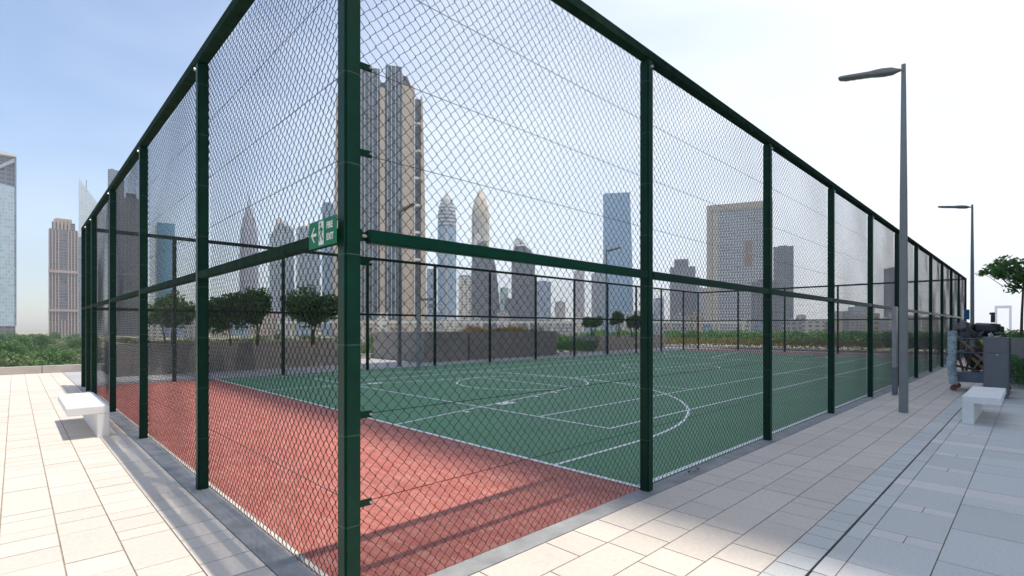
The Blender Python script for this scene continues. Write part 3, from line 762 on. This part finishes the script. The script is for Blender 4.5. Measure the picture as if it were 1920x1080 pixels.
# 1 left glass tower
t = Tower('glass_tower', 0, 560, 'pale glass tower cut by the left edge with a sloping dark top')
G1 = facade('glass_pale', (.30, .40, .46), (.42, .50, .56), 3.8, 2.2, .86, .82, .1, .18)
t.prof('body', [(-95, 611), (27, 611), (27, 347), (-95, 330)], G1, 0, 45)
t.prof('side_fin', [(27.3, 611), (31, 611), (31, 292), (27.3, 292)], facade('blue_dark_glass', (.10, .16, .24), (.16, .22, .30), 4, 3, .9, .7), 0, 45)
t.prof('crown_frame', [(-95, 329.5), (27, 346.5), (27, 292), (-95, 286)], facade('dark_lattice', (.05, .07, .10), (.25, .28, .32), 5, 5, .75, .7), 6, 35)
t.prof('diagonal_brace', [(-60, 345), (-54, 345), (27, 300), (27, 292)], SILV, 0, 5)
t.prof('roof_slab', [(-95, 290), (31, 290), (31, 286), (-95, 280)], PALEC, -3, 48)
t.box('base', -95, 29, 611.5, None, facade('base_dark', (.05, .06, .07), (.2, .2, .2), 5, 6, .8, .6), 5, 35)
# 2 stepped stone tower
t = Tower('stone_tower', 119, 620, 'slim stepped pinkish stone tower left of the cage')
PK = mat('pink_stone', (.40, .31, .27), .8, var=.08, vscale=.05); WG = facade('dark_ribbon', (.07, .08, .11), (.16, .14, .14), 3.6, 4, .9, .62)
t.box('core', 92, 146, 430, None, WG, 1.2, 32)
for k in range(10):
    px = 92+54*k/9.0
    t.box('rib', px-1.1, px+1.1, 432 if k not in (4, 5) else 600, None, PK, -.6, 1.7)
for k, (a, b_, top) in enumerate(((97, 141, 416), (103, 135, 408))): t.box('setback', a, b_, top, 430, [WG, PK][k], 6+3*k, 20-5*k)
t.box('podium_band', 90.5, 147, 507, 512, PK, -1.4, 34); t.box('podium_band', 90.5, 147, 580, 584, PK, -1.4, 34)
for a in (100, 107, 114, 121, 128): t.box('parapet', a, a+4, 412, 432, PK, 2, 3)
t.box('roof_crown', 108, 130, 413.5, 420, mat('gold_band', (.45, .33, .14), .5), 5, 14)
t.box('side_wing', 147.5, 156, 440, None, facade('blue_mid', (.14, .19, .26), (.20, .25, .32), 3.8, 3, .85, .7), 8, 30)
# 3 blade tower
t = Tower('blade_tower', 165, 900, 'pale blade shaped tower with a sharp sloping tip behind the stone tower')
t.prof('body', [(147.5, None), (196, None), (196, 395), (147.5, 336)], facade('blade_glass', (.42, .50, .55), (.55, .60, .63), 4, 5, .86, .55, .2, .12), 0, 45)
t.box('mast', 161, 162.4, 335, 356, DARKC, 10, 1.4)
# 4 dark tower behind left fence
t = Tower('dark_tower', 230, 760, 'dark grey tower whose corner rises over the left fence top')
t.box('body', 202, 233, 321, None, facade('dark_glass_a', (.07, .09, .13), (.12, .14, .18), 3.8, 3, .85, .7), 0, 30)
t.box('roof_box', 206, 214, 318, 321, DARKC, 5, 10)
t = Tower('dark_tower', 250, 700, 'dark tower seen through the left fence beside the lighter one')
t.box('body', 226, 266, 372, None, facade('dark_glass_b', (.06, .08, .12), (.20, .17, .16), 3.6, 4, .6, .7), 0, 30)
t.box('roof_box', 236, 256, 362, 372, DARKC, 5, 18)
# 5 blue tower
t = Tower('blue_tower', 310, 760, 'bright blue glass slab seen through the left fence')
t.box('body', 294, 328, 418, None, facade('blue_bright', (.06, .30, .50), (.10, .34, .50), 3.8, 3, .9, .75, .15, .15), 0, 25)
t.box('edge', 290.5, 293.7, 424, None, PALEC, 0, 25)
# 6 spired tower
t = Tower('spired_tower', 467, 950, 'tall tapering tower with a needle spire seen through the left fence')
LAV = facade('lavender', (.16, .19, .27), (.34, .33, .38), 3.8, 5, .6, .6)
t.loft('shaft', [(20, None), (19, 470), (17, 425), (14, 424), (13, 405), (9, 404), (7.5, 388), (5, 387)], LAV, 8, .8)
t.loft('spire', [(4.9, 387.5), (3, 375), (1.4, 362), (.25, 352)], SILV, 8, yoff=0, asp=1.0).location.y = 12
# 7 twin residential towers
BLG = facade('blue_balcony', (.10, .17, .24), (.38, .44, .50), 3.4, 4.5, .78, .52)
t = Tower('residential_tower', 528, 680, 'blue banded apartment tower with a slanted crown left of the fire exit sign')
t.prof('body', [(505, None), (551, None), (551, 428), (540, 419), (517, 412), (511, 440), (505, 440)], BLG, 0, 28)
t.prof('crown', [(511, 440), (517, 412), (524, 408), (546, 424), (546, 428), (524, 418)], PALEC, -1.2, 1)
t.box('fin', 526, 528, 425, None, PALEC, -1.3, 1)
t = Tower('residential_tower', 580, 660, 'blue banded apartment tower with a white rounded cap behind the fire exit sign')
t.box('body', 556, 600, 428, None, BLG, 0, 28)
t.loft('cap', [(21, 428), (22, 424), (15, 418), (4, 416)], PALEC, 14, .9); t.box('fin', 558, 560, 430, None, PALEC, -1, .9)
t = Tower('glass_tower', 614, 620, 'narrow blue glass tower squeezed left of the big tan tower')
t.box('body', 604, 626, 382, None, facade('blue_b', (.12, .20, .28), (.22, .30, .38), 3.8, 3, .85, .7), 0, 25)
t.box('roof_box', 608, 620, 378, 382, DARKC, 4, 12)
# 9 big tan tower
t = Tower('tan_tower', 712, 420, 'huge tan and dark glass tower filling the view right of the corner post')
TAN = mat('tan_stone', (.42, .34, .27), .8, var=.06, vscale=.05)
TG = facade('tan_glass', (.045, .08, .12), (.08, .115, .15), 3.5, 1.9, .80, .66, .1, .45, mech=22)
t.box('core', 640, 758, 150, None, TG, 4, 45)
t.prof('left_mass', [(622, None), (640, None), (640, 180), (630, 188)], TAN, 2, 40)
t.box('glass_bay', 660, 712, 128, None, TG, .8, 30); t.box('glass_bay', 723, 753, 120, None, TG, 0, 32)
for px, top in ((661, 150), (677, 132), (684, 126), (692, 124), (699, 128), (708, 130), (727, 122), (734, 118), (741, 117), (748, 117), (754, 122)):
    t.box('fin', px-.4, px+.4, top, None, PALEC, -1.2, 1.9)
t.box('pier', 712.5, 721.5, 165, None, TAN, -1.2, 30)
t.box('pier', 755.2, 776, 155, None, TAN, -1.0, 40)
t.box('edge_line', 776.3, 778, 160, None, PALEC, -1.8, 3)
t.box('recess', 778.2, 789, 172, None, TG, 6, 34)
t.prof('right_mass', [(789.3, None), (800, None), (796, 330), (792, 175), (789.3, 170)], TAN, -1, 40)
for k in range(6): t.box('balcony', 778.2, 789.2, 222+k*52, 226+k*52, PALEC, .2, 5.6)
t.box('crown_box', 735, 764, 128, 156, DARKC, 8, 24); t.prof('crown_slope', [(764.3, 156), (776, 156), (764.3, 128)], DARKC, 8, 20)
t.box('crown_box', 668, 690, 133, 150, DARKC, 6, 20); t.box('lower_band', 640, 760, 452, 458, DARKC, -.6, 1.3)
t.box('podium', 628, 810, 600, None, facade('podium', (.12, .11, .10), (.40, .34, .29), 4.5, 4, .5, .5), -8, 60)
# 10 bullet tower
t = Tower('bullet_tower', 838, 900, 'blue tower with a pointed ribbed head and bright arched crown')
BB = facade('bullet_blue', (.10, .22, .34), (.30, .40, .48), 3.6, 4, .75, .7)
t.loft('shaft', [(18, None), (18, 424)], BB, 16, .7)
t.loft('head', [(18, 423.5), (17.6, 400), (15, 384), (10.5, 370), (5, 362), (1.2, 358)], facade('head_stripes', (.07, .09, .12), (.42, .45, .47), 6.5, 400, 1, .5), 16, .8)
t.loft('crown_arch', [(.5, 397), (5, 385), (6.5, 375), (4, 365), (1, 358)], PALEC, 12, 1).location.y = -3
t.box('mast', 837.4, 838.6, 352, 360, SILV, 16, 1.3); t.box('fin', 835.5, 840.5, 424, None, SILV, -.8, 2)
# 11 gold pointed tower
t = Tower('gold_tower', 901, 950, 'cream tower with a pointed golden dome tip')
t.loft('shaft', [(17, None), (17, 400)], facade('cream_grid', (.20, .22, .20), (.50, .44, .33), 4, 5, .55, .55), 16, .7)
t.loft('dome', [(17, 399.5), (15.5, 386), (11, 370), (5.5, 357), (1, 348)], mat('golden_skin', (.50, .42, .30), .4, .2, var=.1, vscale=.05), 16, .85)
t.box('finial', 900.5, 901.5, 343, 350, SILV, 16, 1)
# 12, 13 dark sail towers
DK = facade('dark_sail', (.055, .07, .10), (.10, .12, .15), 3.6, 3, .8, .72, .12, .3)
t = Tower('sail_tower', 910, 640, 'dark tapering tower with a white curved peak in front of the golden tipped one')
t.prof('body', [(880, None), (941, None), (936, 560), (930, 500), (921, 468), (905, 452), (893, 460), (884, 500)], DK, 0, 30)
t.prof('crown', [(886, 476), (892, 436), (900, 440), (914, 452), (903, 452), (893, 460)], PALEC, -1.5, 8)
t = Tower('sail_tower', 981, 660, 'dark slab tower with a small white curved cap')
t.prof('body', [(959, None), (1004, None), (1003, 490), (996, 470), (984, 460), (966, 462), (959, 480)], DK, 0, 30)
t.prof('crown', [(961, 470), (966, 447), (974, 446), (986, 458), (975, 456), (966, 462)], PALEC, -1.5, 8)
# small ones between
def simple(name, a, b_, top, D, m, label, roof=True, cap=DARKC, group=None):
    t = Tower(name, (a+b_)/2, D, label, 'building', group)
    t.box('body', a, b_, top, None, m, 0)
    if roof: t.box('roof_box', a+(b_-a)*.25, a+(b_-a)*.7, top-max(1.6, (b_-a)*.07), top, cap, (b_-a)/F*D*.2, (b_-a)/F*D*.3)
    return t
WB = facade('white_block', (.16, .17, .19), (.58, .55, .50), 3.4, 5, .55, .5)
BM = facade('blue_mid_b', (.16, .25, .36), (.28, .36, .46), 3.8, 4, .85, .7)
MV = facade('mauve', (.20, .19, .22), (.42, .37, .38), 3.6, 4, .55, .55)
GN = facade('green_glass', (.18, .33, .30), (.30, .42, .40), 3.8, 4, .8, .7)
simple('apartment_block', 860, 884, 517, 620, WB, 'white apartment block with balconies between the bullet and dark towers')
simple('office_tower', 1006, 1033, 528, 900, BM, 'pale blue office tower right of the white capped slab')
simple('office_tower', 937, 953, 540, 1000, GN, 'thin greenish glass building between the two dark sail towers')
simple('office_tower', 946, 962, 560, 800, DK, 'low dark building beside the greenish one')
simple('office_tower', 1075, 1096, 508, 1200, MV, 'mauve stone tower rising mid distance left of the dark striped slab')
simple('office_tower', 1109, 1136, 512, 1100, facade('slate', (.12, .14, .19), (.24, .26, .31), 3.6, 4, .7, .6), 'dark striped slab just left of the square blue glass tower')
simple('office_tower', 1040, 1060, 566, 1200, MV, 'small mauve block left of the mauve tower')
simple('office_tower', 800, 819, 505, 800, BM, 'blue building edge right of the big tan tower')
# 18 square blue
t = Tower('blue_tower', 1156, 820, 'square pale blue glass tower above the mid rail')
BQ = facade('blue_square', (.17, .32, .48), (.22, .37, .52), 3.9, 3, .92, .8, .1, .1)
t.prof('body', [(1131, None), (1188, None), (1185, 470), (1181, 362), (1131, 362)], BQ, 0, 38); t.box('parapet', 1133, 1179, 360, 362, PALEC, 4, 30)
# right group
t = Tower('office_tower', 1280, 900, 'dark stepped office tower seen through the second right hand bay', 'tower')
t.box('body', 1256, 1304, 500, None, facade('slate_b', (.09, .11, .15), (.16, .18, .22), 3.7, 4, .75, .65), 0, 40); t.box('setback', 1264, 1291, 485, 500, DK, 6, 28); t.box('fin', 1304.2, 1312, 520, None, BM, 2, 30)
t = Tower('framed_tower', 1377, 640, 'broad tower with a cream frame and gridded centre behind the second right post', rot=0)
CRM = mat('cream_frame', (.50, .43, .33), .7, var=.06); GR = facade('grid_blue', (.10, .13, .18), (.50, .52, .53), 3.5, 3.2, .62, .60)
t.box('body', 1331, 1442, 392, None, GR, 2, 40)
t.box('frame_left', 1325, 1335, 392, None, CRM, 0, 44); t.box('frame_top', 1325, 1449, 381, 391.8, CRM, 0, 44); t.box('frame_right', 1442.2, 1449, 392, None, CRM, 0, 44)
t.box('left_light_band', 1336, 1347, 394, None, facade('cream_grid_b', (.2, .2, .2), (.62, .56, .44), 3.5, 3, .4, .5), .8, 1.1)
for a, b_ in ((452, 474), (478, 500)): t.box('copper_panel', 1396, 1411, a, b_, mat('copper_panel', (.33, .20, .15), .6), .6, 1.3)
simple('office_tower', 1408, 1462, 527, 520, facade('slate_c', (.10, .11, .14), (.22, .21, .22), 3.6, 4, .7, .6), 'lower dark block in front of the cream framed tower')
simple('office_tower', 1450, 1488, 462, 720, facade('slate_d', (.10, .13, .17), (.18, .21, .25), 3.7, 4, .8, .7), 'dark grey tower right of the cream framed one')
simple('office_tower', 1657, 1690, 503, 900, DK, 'dark slab tower seen just left of the nearest light pole')
simple('office_tower', 1300, 1326, 540, 1100, MV, 'pale mauve building left of the cream framed tower')
simple('office_tower', 1225, 1245, 560, 1200, BM, 'faint blue block left of the dark stepped tower')
simple('office_tower', 1590, 1640, 575, 1000, BM, 'low blue office block far behind the fourth right bay')
simple('office_tower', 1560, 1585, 585, 1100, MV, 'small mauve block far behind the third right bay')
# low city
mats = [WB, MV, BM, facade('tan_low', (.16, .14, .13), (.46, .38, .31), 3.5, 4, .5, .5), facade('grey_low', (.14, .15, .17), (.36, .36, .37), 3.5, 4, .6, .5)]
rc = R0(77)
px = 270.0; 
while px < 1800:
    wd = rc.uniform(14, 38); D = rc.uniform(330, 800); top = rc.uniform(583, 606)
    if px < 700: top = rc.uniform(575, 600)
    t = Tower('low_building', px+wd/2, D, 'flat roofed low building in the hazy city band below the towers', 'building', 'low buildings along the city band')
    t.box('body', px, px+wd, top, None, mats[rc.randrange(5)], 0, rc.uniform(15, 30))
    t.box('roof_box', px+wd*.3, px+wd*rc.uniform(.5, .8), top-1.6, top, PALEC, 3, 6)
    px += wd*rc.uniform(.55, 1.1)
# elevated railway
v = Tower('viaduct', 1010, 300, 'pale elevated viaduct crossing the city behind the cage', 'bridge', flat=True)
v.box('deck', 520, 1400, 602, 606, PALEC, 0, 10)
for a in range(540, 1400, 45): v.box('pier', a, a+4, 606, None, PALEC, 3, 3)
# far frame
t = Tower('frame_building', 1881, 2300, 'huge faint rectangular frame structure in the haze at the right', 'building')
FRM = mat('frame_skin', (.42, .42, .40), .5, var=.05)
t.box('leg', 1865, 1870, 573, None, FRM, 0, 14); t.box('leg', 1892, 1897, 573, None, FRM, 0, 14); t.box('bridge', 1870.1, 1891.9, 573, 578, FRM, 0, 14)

# tall neighbour that shades the court and right walk (just outside the frame, on the right)
nb = empty('neighbour_tower', (11.55, -4.2, 0), 0, 'tall tower beside the terrace whose shade falls over the green court', 'tower')
MB().box(0, 31.4, -45, 0, GZ+.01, 100).build('body', facade('neighbour', (.10, .12, .14), (.5, .48, .45), 3.6, 3.2, .6, .55), nb)
MB().box(-.4, 31.8, -45.4, .4, 100.01, 101).build('roof', PALEC, nb)

lf = MB()
for i in range(22): leaf(lf, (3.75+rt.gauss(0, .10), -.02+rt.gauss(0, .03), .012+rt.random()*.012), .035, rt, 2.5)
tag(lf.build('leaf_litter', mat('dry_leaf', (.16, .10, .05), .8, island=.6)), 'few dry brown leaves blown against the foot of the right hand fence', 'leaves', kind='stuff')

# ------------------------------------------------------------------ haze
hz = MB().box(-3450, 3450, -3450, 3450, GZ-1, 330).build('haze', bpy.data.materials.new('haze'))
hm = hz.data.materials[0]; hm.use_nodes = True; ht_ = hm.node_tree; ht_.nodes.clear()
pv = ht_.nodes.new('ShaderNodeVolumePrincipled'); pv.inputs['Density'].default_value = .00030; pv.inputs['Color'].default_value = (.93, .96, 1, 1)
pv.inputs['Anisotropy'].default_value = .2
ou = ht_.nodes.new('ShaderNodeOutputMaterial'); ht_.links.new(pv.outputs[0], ou.inputs['Volume'])
tag(hz, 'pale daylight haze over the distant city', 'haze', kind='stuff')
